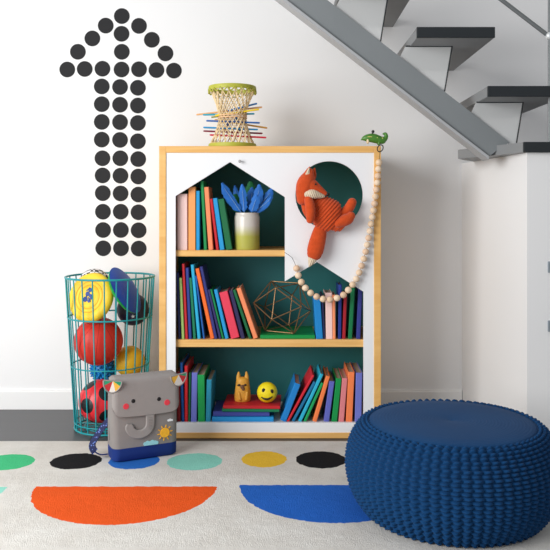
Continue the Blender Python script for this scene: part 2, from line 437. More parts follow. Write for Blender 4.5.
upright([
    (316.2, 323.2, 317, 298, (24, 132, 204), 'thick bright blue book left of the pale pink one under the wooden beads'),
    (323.7, 325.5, 322.3, 295, (30, 36, 80), 'thin dark navy book between bright blue and pale pink ones, middle shelf'),
    (326, 332.8, 328.8, 293, (246, 208, 202), 'pale pink book under the lowest wooden beads, middle shelf'),
    (333, 335.8, 333.9, 295, (246, 150, 104), 'light orange book touching the pale pink one, middle shelf'),
    (338.2, 341.4, 340.4, 285, (34, 56, 140), 'tall dark blue book rising behind the beads, middle shelf'),
    (342.4, 345.6, 345.6, 294, (170, 30, 44), 'dark red book between dark blue and green ones, middle shelf right'),
    (348.2, 352.2, 353.2, 288, (16, 118, 70), 'green book leaning right below the beads, middle shelf right'),
    (356.4, 360.6, 360.6, 289.5, (52, 60, 140), 'navy blue book at the right end of the middle shelf'),
], S2T, 'books at the right of the middle shelf', .16)
def lie(x0, x1, z, th, d, dep, col, label, group, rz=0):
    """a closed book lying flat, spine to the viewer"""
    a, b_ = X(x0, d), X(x1, d)
    o = mk_book(th, b_-a, dep, col, (a, d, z+th), (0, PI/2, 0), label, group)
    o.rotation_mode = 'QUATERNION'
    o.rotation_quaternion = Quaternion((0, 0, 1), rz) @ Quaternion((0, 1, 0), PI/2)
    return o
lie(260.2, 314.8, S2T+.0004, .0165, BD+.002, .25, (10, 142, 68), 'green book lying flat under the wire polyhedron on the middle shelf', 'books lying flat')
upright([
    (177.0, 180.4, 178.2, 372, DKRED, 'dark red book at the left end of the bottom shelf behind the backpack'),
    (181.2, 184.0, 180.9, 363, BLUE, 'slim blue book between two red ones, bottom shelf left'),
    (184.6, 187.8, 186.0, 366, (206, 36, 44), 'bright red book at the left of the bottom shelf beside the slim blue one'),
    (188.2, 190.2, 190.0, 373, (20, 96, 62), 'thin dark green book between bright red and lavender blue ones, bottom shelf left'),
    (190.8, 196.6, 194.6, 373, (112, 120, 204), 'lavender blue book left of the grass green one, bottom shelf left'),
    (197.8, 205.0, 200.8, 375, (24, 160, 80), 'wide grass green book, bottom shelf left'),
    (205.6, 210.6, 209.2, 380, (40, 150, 184), 'teal blue book standing at the left of the flat stack, bottom shelf'),
], S3T, 'books at the left of the bottom shelf', .22)
zz = S3T+.0004
lie(212, 273.5, zz, .0215, BD, .20, (36, 150, 216), 'sky blue book at the bottom of the flat stack, bottom shelf', 'books lying flat')
lie(213, 269.5, zz+.0220, .021, BD+.012, .19, (66, 76, 160), 'indigo book second from the bottom of the flat stack, bottom shelf', 'books lying flat')
lie(222, 279.0, zz+.0435, .013, BD+.006, .19, (14, 120, 78), 'dark green book directly under the red one in the flat stack', 'books lying flat', -.03)
ZR = zz+.0435+.0133
lie(223, 280.0, ZR, .014, BD+.004, .195, (196, 30, 42), 'red book on top of the flat stack, under the two toys', 'books lying flat', -.03)
ZR += .0142
upright([
    (279.6, 286.0, 297.4, 385, (26, 128, 204), 'thick sky blue book leaning right beside the flat stack, bottom shelf'),
    (286.2, 288.8, 313.2, 376, (208, 32, 48), 'thin red book leaning right over the thick sky blue one, bottom shelf'),
    (291.2, 294.4, 314.5, 383, (24, 112, 160), 'dull blue book leaning right, partly behind the cyan one, bottom shelf'),
    (295.4, 301.0, 320.4, 375, (40, 176, 210), 'cyan book leaning right between dull blue and thin green, bottom shelf'),
    (303.2, 306.2, 322.2, 384, (20, 160, 90), 'thin green book leaning right beside the cyan one, bottom shelf'),
    (311.4, 316.4, 327.4, 377, (246, 130, 72), 'orange book leaning right between thin green and lavender ones, bottom shelf'),
    (323.8, 329.2, 332.0, 382, (96, 104, 190), 'lavender blue book between orange and wide green ones, bottom shelf right'),
    (331.6, 337.2, 339.0, 379, (14, 146, 72), 'wide green book between lavender and pink ones, bottom shelf right'),
    (338.6, 344.0, 345.0, 378.6, (222, 130, 136), 'dusty pink book between green and orange ones, bottom shelf right'),
    (346.0, 352.4, 351.6, 372.4, (246, 132, 78), 'orange upright book next to the last lavender one, bottom shelf right'),
    (355.0, 361.6, 359.4, 373, (110, 118, 200), 'lavender blue book at the right end of the bottom shelf'),
], S3T, 'books at the right of the bottom shelf', .22)

# ------------------------------------------------------------------ vase and feathers
vd = BD+.06; vx = X(247, vd); R = 12.6*vd/F
hz = Z(212.8, vd)-S1T
m, nt, b = newmat('two_tone_glaze'); L = nt.links.new
tc = nd(nt, 'ShaderNodeTexCoord'); sp_ = nd(nt, 'ShaderNodeSeparateXYZ'); L(tc.outputs['Object'], sp_.inputs[0])
mr = nd(nt, 'ShaderNodeMapRange'); mr.inputs['From Max'].default_value = hz; L(sp_.outputs[2], mr.inputs[0])
rp = nd(nt, 'ShaderNodeValToRGB'); e = rp.color_ramp.elements; e[0].position = .36; e[0].color = lin((176, 174, 80)); e[1].position = .66; e[1].color = lin((206, 200, 192))
L(mr.outputs[0], rp.inputs[0]); L(rp.outputs[0], b.inputs['Base Color']); b.inputs['Roughness'].default_value = .25
bm = B(); lathe(bm, [(0, 0), (R*.97, 0), (R, .004), (R, hz*.88), (R*.97, hz*.92), (R*.93, hz*.94), (R*.93, hz), (R*.86, hz), (R*.86, hz*.93), (R*.92, hz*.86), (R*.92, .008), (0, .008)], 48, caps=False)
va = thing('vase', 'two-tone ceramic vase, grey white above and yellow-green below, on the top shelf', 'vase', (vx, vd, S1T+.0004))
obj('vase_body', bm, m, va, 40)
FB = [mat('blue_feather', (36, 108, 194), .7, .25, 40), mat('green_feather', (16, 104, 56), .7, .25, 40)]
QU = mat('feather_quill', (150, 190, 225), .6, .05)
fts = [(223.5, 183.5, 34, 0, 9, 'long blue feather leaning furthest left in the vase'), (234, 185, -20, 0, 7, 'small blue feather standing behind, left of the middle of the vase'),
       (242.5, 184.5, 14, 0, 8, 'blue feather standing just left of the middle of the vase'), (252, 187, -9, 0, 10, 'blue feather at the middle of the vase'),
       (259.5, 184.5, 4, 0, 10, 'blue feather with a broad tip right of the middle of the vase'), (257, 195, 22, 0, 9, 'short blue feather at the front right of the vase'),
       (272.5, 188, -3, 0, 11, 'long blue feather leaning right in the vase'), (271.5, 197, 14, 0, 6, 'thin blue feather leaning lowest to the right in the vase'),
       (250, 181, -16, 1, 12, 'tallest green feather at the back of the vase'), (235, 194, 4, 1, 11, 'dark green feather at the left of the middle of the vase')]
for i, (tx, ty, dy, ci, wpx, lab) in enumerate(fts):
    tip = Vector((X(tx, vd), vd-dy*.0024, Z(ty, vd)))
    frac = (tx-247)/26
    dxy = Vector((tip.x-vx, tip.y-vd, 0)); Ld = max(dxy.length, 1e-4)
    rimz = S1T+hz; reach = min(.030, Ld*.55)
    rim_pt = Vector((vx, vd, rimz))+dxy/Ld*reach
    tq = min((hz-.025-.001*i)/(tip.z-rimz), (reach+.026)/max(Ld-reach, 1e-3))
    foot = rim_pt-(tip-rim_pt)*tq
    o = thing('feather', lab, 'feather', foot, 0, 'feathers in the vase')
    d = tip-foot; ln = d.length; ax = d.normalized()
    side = Vector((ax.z, 0, -ax.x)).normalized(); nrm = ax.cross(side)
    wd = wpx/2*vd/F
    bm = B(); top, bot = [], []
    N = 22; s0 = (rimz+.002-foot.z)/d.z
    for k in range(N+1):
        s = k/N; q = foot-o.location+d*(s0+(1-s0)*s)+side*.010*math.sin(PI*s)*frac+nrm*.004*math.sin(3*s)
        wv = wd*min(1, (s*6)**.7)*(1-max(0, s-.72)/.28*.75)
        wv *= random.uniform(.80, 1.08)
        top.append([bm.verts.new(q+side*wv*u+nrm*(.0012*(1-abs(u))+.002*u*u)) for u in (-1, -.5, 0, .5, 1)])
        bot.append([bm.verts.new(q+side*wv*u+nrm*(-.0012*(1-abs(u))-.0003+.002*u*u)) for u in (-1, -.5, 0, .5, 1)])
    for g_ in (top, bot):
        for k in range(N):
            for u in range(4): bm.faces.new((g_[k][u], g_[k][u+1], g_[k+1][u+1], g_[k+1][u]))
    for u in (0, 4):
        for k in range(N): bm.faces.new((top[k][u], top[k+1][u], bot[k+1][u], bot[k][u]))
    obj('vane', bm, FB[ci], o, 60)
    bm = B(); tube(bm, [Vector((0, 0, 0)), d*.3, d*.55+side*.002*frac, d*.9+side*.005*frac], [.0012, .0012, .001, .0006], 6); obj('quill', bm, QU, o, 60)

# ------------------------------------------------------------------ wire polyhedron on the green book
p = (1+5**.5)/2
V = [Vector((0, a, b_*p)) for a in (1, -1) for b_ in (1, -1)]+[Vector((a, b_*p, 0)) for a in (1, -1) for b_ in (1, -1)]+[Vector((b_*p, 0, a)) for a in (1, -1) for b_ in (1, -1)]
q = Quaternion((-0.26961389, 0.33466732, -1.03658148, 0.63055167)); q.normalize()
Dc = BD+.128; s = 29.3*Dc/F
V = [q.to_matrix() @ (v.normalized()*s) for v in V]
zb = min(v.z for v in V); low = min(V, key=lambda v: v.z); Dc = DB-.012+max(-v.y for v in V); bx_, by_ = X(282.4, Dc), Dc
zc = S2T+.0174+.0018-zb
ic = thing('wire_polyhedron', 'bronze wire polyhedron ornament standing on the flat green book', 'ornament', (bx_, by_, S2T+.0174))
BRZ = mat('bronze_tube', (150, 118, 84), .35, .1, 30, metal=.75)
el = min((V[0]-v).length for v in V[1:])
for i in range(12):
    for j in range(i+1, 12):
        if (V[i]-V[j]).length < el*1.05:
            bm = B(); o0 = Vector((0, 0, zc-ic.location.z)); tube(bm, [V[i]*.985+o0+(V[j]-V[i])*.01, V[j]*.985+o0+(V[i]-V[j])*.01], .0025, 8); obj('strut', bm, BRZ, ic, 60)

# ------------------------------------------------------------------ small toys on the red book
ct = BD+.085
x0 = X(242.6, ct)
lz = ZR+.0006
cat = thing('llama_figurine', 'mustard animal figurine with two pointed ears on the red book', 'figurine', (x0, ct, lz), .12)
k = ct/F
MUST = mat('mustard_clay', (222, 160, 58), .5, .25, 60, .3, 120)
bm = B()
lathe(bm, [(0, 0), (7.6*k, 0), (8.1*k, 1.5*k), (8.2*k, 5*k), (7.6*k, 11*k), (6.9*k, 16*k), (6.6*k, 19*k), (6.0*k, 21.5*k), (4.2*k, 23.3*k), (0, 23.8*k)], 32, caps=False, M=Matrix.Diagonal((1, .8, 1, 1)))
obj('body', bm, MUST, cat, 60)
for sx, t in ((-1, 0), (1, 0)):
    bm = B(); loft(bm, [(sx*3.6*k, 0, 20*k, 2.8*k), (sx*4.1*k, 0, 24*k, 2.1*k), (sx*3.9*k, 0, 28*k, 1.0*k)], 14); obj('ear', bm, MUST, cat, 60)
    bm = B(); ball(bm, (sx*3.0*k-1*k, -5.0*k, 16.6*k), 1.5*k, 14, sc=(1.2, .5, .8)); obj('eye', bm, flat((70, 48, 34), .3), cat, 60)
bm = B(); loft(bm, [(-.6*k, -4.8*k, 15.0*k, 2.2*k), (.2*k, -5.8*k, 12.8*k, 1.6*k)], 14); obj('muzzle', bm, flat((112, 74, 52), .5), cat, 60)
for sx in (-1, 1):
    bm = B(); loft(bm, [(sx*4*k, -5.2*k, 9*k, 1.6*k), (sx*3.2*k, -6.4*k, 3*k, 1.7*k)], 12); obj('leg', bm, MUST, cat, 60)
sd = BD+.05; rs = 10.2*sd/F
sx_ = X(267.2, sd)
sm = thing('smiley_ball', 'yellow smiling face ball on the red book', 'toy ball', (sx_, sd, lz+.0005))
bm = B(); ball(bm, (0, 0, rs), rs, 40, sc=(1, .85, 1)); obj('ball', bm, mat('yellow_foam', (246, 222, 30), .45, .03), sm, 179)
DRK = flat((36, 28, 18), .5)
def on_face(u, v, lift=0):                     # point on the ball's front
    y = -math.sqrt(max(0, rs*rs*1.0-u*u-v*v))*.85-lift
    return Vector((u, y, rs+v))
for u, v in ((-.34, .36), (.46, .26)):
    bm = B(); ball(bm, on_face(u*rs, v*rs), rs*.17, 16, sc=(1, .35, 1.25)); obj('eye', bm, DRK, sm, 179)
bm = B(); pts = []
for i in range(13):
    t = i/12; u = -.58+1.1*t; v = -.28-.22*math.sin(PI*t)+.06*t-.02
    pts.append(on_face(u*rs, v*rs, .0))
tube(bm, pts, [rs*(.045+.085*math.sin(PI*i/12)) for i in range(13)], 8); obj('mouth', bm, DRK, sm, 179)

# ------------------------------------------------------------------ woven tumble tower on top of the bookcase
td = DB+.117; tx = X(232.4, td); TR = 23.6*td/F; TH = Z(83.0, td-TR)-TOPZ
tt = thing('woven_tower', 'hourglass toy tower of woven bamboo strips with green rims on the bookcase', 'toy', (tx, td, TOPZ+.0004))
BAM = mat('bamboo_strip', (236, 212, 168), .55, .12, 60)
RIMG = mat('green_bamboo', (176, 176, 62), .5, .12, 40)
def ring(bm, R_, z, r, flat_=1.0, seg=48): tube(bm, [(R_*math.cos(2*PI*i/seg), R_*math.sin(2*PI*i/seg), z) for i in range(seg)], r, 8, True, flat=flat_)
for z in (.009, TH-.009):
    bm = B(); 
    lathe(bm, [(TR-.006, z-.009), (TR, z-.009), (TR+.002, z), (TR, z+.009), (TR-.006, z+.009), (TR-.006, z-.009)], 48, caps=False)
    obj('rim', bm, RIMG, tt, 50)
NS = 20; tw = math.radians(106); r0 = TR-.004
for f_ in (1, -1):
    for i in range(NS):
        a = 2*PI*i/NS+(0 if f_ > 0 else .1)
        A = Vector((r0*math.cos(a), r0*math.sin(a), .012)); Bv = Vector((r0*math.cos(a+f_*tw), r0*math.sin(a+f_*tw), TH-.012))
        rad = 1.0 if f_ > 0 else .975
        pts = []
        for s_ in (0, .25, .5, .75, 1):
            v = A.lerp(Bv, s_); v.x *= rad; v.y *= rad; pts.append(v)
        bm = B(); tube(bm, pts, .0034, 6, flat=.5); obj('strip', bm, BAM, tt, 60)
wr = r0*math.cos(tw/2)
bm = B(); ring(bm, wr+.003, TH*.525, .0024); ring(bm, wr+.003, TH*.49, .0024); obj('waist_band', bm, mat('waist_cord', (232, 190, 150), .6, .1, 60), tt, 60)
# loops of the weave under the upper rim
bm = B()
for i in range(20):
    a = 2*PI*i/20
    pts = [((r0+.0045)*math.cos(a+.15*t), (r0+.0045)*math.sin(a+.15*t), TH-.014-.016*(1-t*t)) for t in (-1, -.6, -.2, .2, .6, 1)]
    tube(bm, pts, .003, 6)
obj('rim_loops', bm, RIMG, tt, 60)
def zt(py): return Z(py, td)
sticks = [(195.7, 114.0, 262, 106.0, .030, (232, 176, 120), 'tan stick through the tower, its left end reaching furthest left'),
          (215.5, 116.4, 259.5, 110.6, -.034, (240, 206, 40), 'bright yellow stick across the front of the woven tower'),
          (203.0, 114.8, 254.5, 113.8, .0, (30, 160, 190), 'teal stick low at the waist of the woven tower'),
          (228, 110.5, 257.0, 103.0, .012, (36, 124, 200), 'blue stick rising to the right from the tower waist'),
          (206.6, 121.2, 260.0, 123.6, -.022, (40, 96, 170), 'dark blue stick halfway down the lower half of the tower'),
          (214, 119.0, 267.2, 127.0, .034, (214, 160, 70), 'ochre stick with its right end furthest right, woven tower'),
          (203.4, 127.6, 258.0, 129.8, -.008, (30, 140, 200), 'sky blue stick above the two lowest red ones, woven tower'),
          (203.0, 130.6, 262.4, 132.8, .022, (130, 34, 60), 'dark red stick in the lower half of the woven tower'),
          (210.0, 135.2, 266.4, 138.0, -.016, (206, 40, 66), 'bright red stick lowest of all in the woven tower'),
          (211.5, 117.6, 246, 113.0, -.014, (150, 146, 60), 'olive stick poking out left just below the tower waist')]
for a, ya, c, yc, dy, col, lab in sticks:
    A = Vector((X(a, td), td+dy*.8, zt(ya))); C = Vector((X(c, td), td+dy*1.2, zt(yc)))
    bm = B(); tube(bm, [Vector((0, 0, 0)), (C-A)*.02, (C-A)*.98, C-A], [.0026, .0040, .0040, .0026], 10)
    tag(obj('play_stick', bm, flat(col, .5), None, 40, A), lab, 'stick', 'coloured sticks through the woven tower')
for dx, dy, py, col, lab in ((-.014, -.03, 124.8, (36, 56, 110), 'navy ball seen through the lower weave, left of the tower centre'), (.018, -.034, 120, (40, 96, 150), 'blue ball seen through the lower weave, right of the tower centre'),
                             (-.03, .012, 128, (240, 170, 40), 'orange ball inside the lower weave of the tower'), (.034, .01, 128.6, (70, 40, 66), 'dark plum ball inside the lower weave at the right')):
    bm = B(); ball(bm, (0, 0, 0), .011, 18); tag(obj('play_ball', bm, flat(col, .35), None, 179, (tx+dx, td+dy, zt(py))), lab, 'ball', 'small balls inside the woven tower')

# ------------------------------------------------------------------ green toy and bead garland
gd = DB+.03; k = gd/F
gt = thing('toy_lizard', 'small green wooden toy lizard with curled tail on the bookcase corner', 'toy', (X(373, gd), gd, TOPZ+.0004))
def gp(px, py, r, dy=0): v = P(px, py, gd)-gt.location; return (v.x, dy, v.z, r*k)
GRN_T = mat('green_lacquer', (74, 128, 48), .3, .25, 70)
bm = B(); loft(bm, [gp(361.5, 139.6, .7), gp(364.5, 138.4, 2.8), gp(369, 137.9, 4.1), gp(374, 138.3, 4.6), gp(379, 139.8, 4.2), (gp(382.5, 140.4, 3.6))], 20); obj('body', bm, GRN_T, gt, 60)
bm = B(); loft(bm, [gp(381.5, 140.6, 3.0), gp(384.2, 139.6, 2.7), gp(386, 136.8, 2.2), gp(385.5, 134.0, 1.7), gp(383.6, 133.8, 1.1)], 14); obj('tail', bm, GRN_T, gt, 60)
bm = B(); ball(bm, gp(373, 131.6, 1)[:3], 1.6*k, 16); tube(bm, [gp(373, 131.6, 1)[:3], gp(372.2, 134.4, 1)[:3]], .7*k, 8); obj('eye', bm, flat((22, 22, 24), .3), gt, 60)
bm = B(); loft(bm, [gp(367.5, 137.2, .5, -3.3*k), gp(371, 137.3, .8, -3.6*k), gp(374.8, 138.4, .5, -3.7*k)], 10); obj('stripe', bm, flat((206, 190, 110), .4), gt, 60)
for dx in (-2.2, 2.2):
    bm = B(); loft(bm, [gp(367.5, 140.0, 1.3, dx*k), gp(367.8, 142.4, 1.2, dx*k)], 12); v = obj('foot', bm, flat((226, 206, 170), .5), gt, 60)
    bm = B(); loft(bm, [gp(379.0, 141.0, 1.3, dx*k), gp(378.6, 144.0, 1.1, dx*k)], 12); obj('foot', bm, GRN_T, gt, 60)
for px, py in ((376.8, 138.2), (382, 138.6)):
    bm = B(); ball(bm, gp(px, py, 1, -3.6*k if px < 380 else -2.7*k)[:3], .9*k, 12); obj('spot', bm, flat((200, 210, 110), .4), gt, 60)

rd = DB-.016
gl = thing('bead_garland', 'string of pale wooden beads hanging from the bookcase corner ring', 'garland', (X(376, rd), rd, Z(152, rd)))
beads = [(379, 162.5), (378.5, 169), (378, 175.9), (377.4, 182.6), (376.4, 189.6), (375.4, 196.6), (374.5, 203.6), (373.4, 210.4), (372.2, 217.2), (371, 224), (369.8, 231), (368.6, 238), (367.2, 244.9), (365.7, 251.7), (363.8, 258.8), (361.6, 265.8), (359.2, 272.6), (356.3, 279.0), (352.6, 284.6),
         (348.3, 290), (343.4, 294.9), (337, 298), (330, 299.6), (323, 299), (316.6, 296.6), (310.6, 292.9), (305.4, 287.9), (301.3, 282), (298.2, 275.4), (296.6, 268.4)]
BW = [mat('bead_maple', (228, 200, 168), .55, .12, 50), mat('bead_birch', (232, 208, 180), .55, .12, 50), mat('bead_blush', (222, 190, 160), .55, .12, 50)]
k = rd/F
bvs = []
for i, (px, py) in enumerate(beads):
    r = 3.35*k*(1.03 if i > 18 else 1)
    v = P(px, py, rd)-gl.location; bvs.append(v)
    bm = B(); ball(bm, v, r, 20, sc=(1, 1, .97)); obj('bead', bm, BW[(i*7+i//3) % 3], gl, 179)
ring_c = P(380.2, 148.3, rd)-gl.location
pre = [ring_c+Vector((-.001, 0, -.013)), P(379.6, 155, rd)-gl.location]
post = [P(294.5, 262.5, rd)-gl.location, P(292, 257.6, rd)-gl.location, P(288, 254.4, rd)-gl.location, P(284.6, 252.4, rd-.002)-gl.location]
CORD = mat('black_cord', (30, 30, 32), .7, .1, 80)
bm = B(); tube(bm, pre+bvs+post, .0011, 6); obj('cord', bm, CORD, gl, 60)
bm = B(); Rk = 3.6*k
M = Matrix.Rotation(.5, 3, 'Y')
tube(bm, [ring_c+M @ Vector((.75*Rk*math.cos(2*PI*i/24), .004*math.sin(2*PI*i/24)*0, Rk*math.sin(2*PI*i/24))) for i in range(24)], .0023, 8, True)
obj('ring', bm, mat('dark_ring', (46, 44, 44), .35, .05, metal=.6), gl, 60)

# ------------------------------------------------------------------ fox
fd = DB-.042; k = fd/F
fx = thing('plush_fox', 'orange corduroy plush fox sitting in the round bookcase opening', 'soft toy', P(322, 230, fd))
def fp(px, py, r, dy=0): v = P(px, py, fd)-fx.location; return (v.x, dy*k, v.z, r*k)
def cord_mat(name, col, ang, pitch_, strength=.9):
    m, nt, b = newmat(name); L = nt.links.new
    tc = nd(nt, 'ShaderNodeTexCoord'); mp = nd(nt, 'ShaderNodeMapping'); mp.inputs['Rotation'].default_value = (0, ang, 0)
    wv = nd(nt, 'ShaderNodeTexWave', Scale=1.0/pitch_*.314, Distortion=.6); wv.bands_direction = 'Z'; wv.inputs['Detail Scale'].default_value = 2
    L(tc.outputs['Object'], mp.inputs['Vector']); L(mp.outputs['Vector'], wv.inputs['Vector'])
    n = nd(nt, 'ShaderNodeTexNoise', Scale=160.0, Detail=3.0); L(tc.outputs['Object'], n.inputs['Vector'])
    ad = nd(nt, 'ShaderNodeMath', operation='MULTIPLY_ADD'); ad.inputs[1].default_value = .3; L(n.outputs['Fac'], ad.inputs[0]); L(wv.outputs['Fac'], ad.inputs[2])
    bp = nd(nt, 'ShaderNodeBump', Strength=strength, Distance=.006); L(ad.outputs[0], bp.inputs['Height']); L(bp.outputs['Normal'], b.inputs['Normal'])
    c = lin(col); mx = nd(nt, 'ShaderNodeMix', data_type='RGBA'); mx.inputs[6].default_value = tuple(v*.8 for v in c[:3])+(1,); mx.inputs[7].default_value = tuple(min(1, v*1.12) for v in c[:3])+(1,)
    n3 = nd(nt, 'ShaderNodeTexNoise', Scale=60.0, Detail=4.0); L(tc.outputs['Object'], n3.inputs['Vector']); L(n3.outputs['Fac'], mx.inputs[0]); L(mx.outputs[2], b.inputs['Base Color'])
    b.inputs['Roughness'].default_value = .9; b.inputs['Specular IOR Level'].default_value = .15; b.inputs['Sheen Weight'].default_value = .2
    return m
FOXF = mat('fox_plush', (198, 76, 34), .95, .22, 70, .6, 260, spec=.1, sheen=.2)
CREAM = cord_mat('fox_cream', (226, 206, 178), PI/2*.8, .0075, .6)
bm = B()
loft(bm, [fp(309, 199, 6), fp(314, 203.5, 9.5), fp(320, 208, 13.8), fp(326, 213.5, 16.8), fp(332, 218.5, 15.4), fp(337, 221.6, 10.0)], 40, 8, flat=.62, up=(0, 1, 0))
# ribs: real corduroy ridges across the belly
ax = (Vector(fp(338, 204, 1)[:3])-Vector(fp(318, 226, 1)[:3])).normalized(); nr = Vector((-ax.z, 0, ax.x))
bmesh.ops.subdivide_edges(bm, edges=bm.edges[:], cuts=2, use_grid_fill=True)
bm.normal_update()
for v in bm.verts:
    t = v.co.dot(nr)/.0122
    v.co += v.normal*.0022*math.sin(2*PI*t)
obj('body', bm, FOXF, fx, 179)
hd = Vector(fp(306, 186, 1)[:3])
bm = B()
loft(bm, [fp(302.6, 199, 6.2, -3), fp(303.5, 192, 8.0, -3), fp(305.5, 184.5, 9.0, -4), fp(308, 177.5, 7.2, -4), fp(309.5, 172.5, 4.2, -4)], 28, 6, flat=1.0)
loft(bm, [fp(306, 183, 7.6, -4), fp(312, 186.5, 7.0, -5), fp(318.5, 190, 4.6, -5.5), fp(325, 193.6, 2.2, -5.5)], 24, 6)
hdobj = obj('head', bm, FOXF, fx, 179)
bm = B(); loft(bm, [fp(307.5, 194.2, 4.0, -8.6), fp(312, 194.0, 4.8, -8.8), fp(317, 195.0, 3.8, -7.6), fp(322.5, 196.2, 2.0, -6.4)], 20, 6); obj('muzzle', bm, CREAM, hdobj, 179)
bm = B(); ball(bm, fp(327.4, 194.4, 1, -6)[:3], 2.0*k, 16, sc=(1, 1, .9)); obj('nose', bm, flat((30, 24, 22), .4), hdobj, 179)
bm = B(); ball(bm, fp(315.2, 184.6, 1, -11.2)[:3], .95*k, 14); obj('eye', bm, flat((28, 20, 18), .3), hdobj, 179)
for (a, c, t, dy) in (((306.2, 178), (307.2, 173), (309.3, 167.6), -7), ((312.5, 177.5), (313.4, 173.5), (314.6, 168.6), -1)):
    bm = B(); loft(bm, [fp(*a, 3.4, dy), fp(*c, 2.9, dy-.6), fp(*t, .7, dy-.4)], 16, 6, flat=.45, up=(0, 1, 0)); e_ = obj('ear', bm, FOXF, hdobj, 179)
bm = B(); loft(bm, [fp(306.2, 178.6, 2.0, -8.8), fp(307.3, 173.6, 1.9, -9.0), fp(308.9, 168.6, .6, -8.0)], 14, 6, flat=.4, up=(0, 1, 0)); obj('inner_ear', bm, CREAM, hdobj, 179)
bm = B(); loft(bm, [fp(308.0, 200, 4.4, -9), fp(309.4, 206, 5.0, -12), fp(310, 213, 4.8, -13), fp(309.6, 219.5, 3.8, -13)], 20, 6); obj('arm', bm, FOXF, fx, 179)
bm = B(); loft(bm, [fp(305, 203, 4.0, 1), fp(306.5, 210, 4.2, 0), fp(309, 216, 3.4, -1)], 20, 6); obj('arm', bm, FOXF, fx, 179)
bm = B(); loft(bm, [fp(338, 217, 4.2, 1), fp(344, 212.5, 4.4, 1), fp(349.0, 208, 5.0, 1), fp(352, 202.5, 4.6, 0)], 20, 6); obj('leg', bm, FOXF, fx, 179)
bm = B(); loft(bm, [fp(338, 223, 5.0, -4), fp(344, 220.5, 5.8, -4), fp(348, 218.5, 5.6, -4), fp(350.5, 216, 4.4, -4)], 20, 6); obj('leg', bm, FOXF, fx, 179)
bm = B(); loft(bm, [fp(321.5, 226, 5.8, 1), fp(319.5, 233, 7.2, 0), fp(317, 243, 8.2, 0), fp(315.2, 250.5, 8.2, 0), fp(314.6, 253, 7.6, 0)], 24, 6, flat=.75, up=(0, 1, 0)); tl = obj('tail', bm, FOXF, fx, 179)
bm = B(); loft(bm, [fp(313.6, 255, 5.4, 0), fp(312.2, 259.5, 4.4, 0), fp(310.6, 263.5, 2.6, 0), fp(309.4, 266, 1.0, 0)], 20, 6, flat=.75, up=(0, 1, 0)); obj('tail_tip', bm, CREAM, tl, 179)

# ------------------------------------------------------------------ wire basket
kd = 3.353; kx = X(110.3, kd)
bk = thing('wire_basket', 'tall teal wire basket full of balls left of the bookcase', 'basket', (kx, kd, 0))
TW = mat('teal_wire', (24, 146, 154), .4, .06, 30)
ZR1 = .673
def kr(z): return .153+(.1945-.153)*z/ZR1
for name, z, r in (('rim', ZR1, .0045), ('hoop', .497, .0036), ('hoop', .285, .0028), ('base_ring', .008, .0042)):
    bm = B(); ring(bm, kr(z), z, r, seg=64); obj(name, bm, TW, bk, 60)
NW = 24
for i in range(NW):
    a = 2*PI*(i+.35)/NW
    bm = B(); tube(bm, [((kr(z)-.001)*math.cos(a), (kr(z)-.001)*math.sin(a), z) for z in (.008, .3, .5, ZR1)], .0031, 8); obj('wire', bm, TW, bk, 60)
bm = B(); ring(bm, .11, .010, .0028, seg=48); ring(bm, .06, .010, .0028, seg=32); ring(bm, kr(.035), .035, .0028, seg=64)
for i in range(12):
    a = PI*2*(i+.2)/12; tube(bm, [(.02*math.cos(a), .02*math.sin(a), .012), (.152*math.cos(a+.25), .152*math.sin(a+.25), .011)], .0026, 6)
obj('base_grid', bm, TW, bk, 60)

# balls ------------------------------------------------
def ball_thing(name, label, c, m, r, sub=None, cat='ball', smooth=179, rot=None):
    bm = B(); ball(bm, (0, 0, 0), r, 48); o = obj(name, bm, m, None, smooth, c)
    if rot: o.rotation_euler = rot
    return tag(o, label, cat, 'balls in the wire basket')
# black-and-red football: pentagon patches by direction to the 12 icosahedron corners
m, nt, b = newmat('football_red_black'); L = nt.links.new
tc = nd(nt, 'ShaderNodeTexCoord'); nv = nd(nt, 'ShaderNodeVectorMath', operation='NORMALIZE'); L(tc.outputs['Object'], nv.inputs[0])
mxv = None
IV = [v.normalized() for v in [Vector((0, a, c*p)) for a in (1, -1) for c in (1, -1)]+[Vector((a, c*p, 0)) for a in (1, -1) for c in (1, -1)]+[Vector((c*p, 0, a)) for a in (1, -1) for c in (1, -1)]]
for v in IV:
    dt = nd(nt, 'ShaderNodeVectorMath', operation='DOT_PRODUCT'); L(nv.outputs[0], dt.inputs[0]); dt.inputs[1].default_value = v
    if mxv is None: mxv = dt.outputs['Value']
    else:
        q_ = nd(nt, 'ShaderNodeMath', operation='MAXIMUM'); L(mxv, q_.inputs[0]); L(dt.outputs['Value'], q_.inputs[1]); mxv = q_.outputs[0]
gt_ = nd(nt, 'ShaderNodeMath', operation='GREATER_THAN'); gt_.inputs[1].default_value = .938; L(mxv, gt_.inputs[0])
mx = nd(nt, 'ShaderNodeMix', data_type='RGBA'); mx.inputs[6].default_value = lin((226, 44, 54)); mx.inputs[7].default_value = lin((22, 22, 26)); L(gt_.outputs[0], mx.inputs[0]); L(mx.outputs[2], b.inputs['Base Color'])
b.inputs['Roughness'].default_value = .4
ball_thing('football', 'red football with black patches at the bottom of the basket', (X(100.5, 3.30), 3.30, Z(401, 3.30)), m, .0945, rot=(.35, .5, .2))
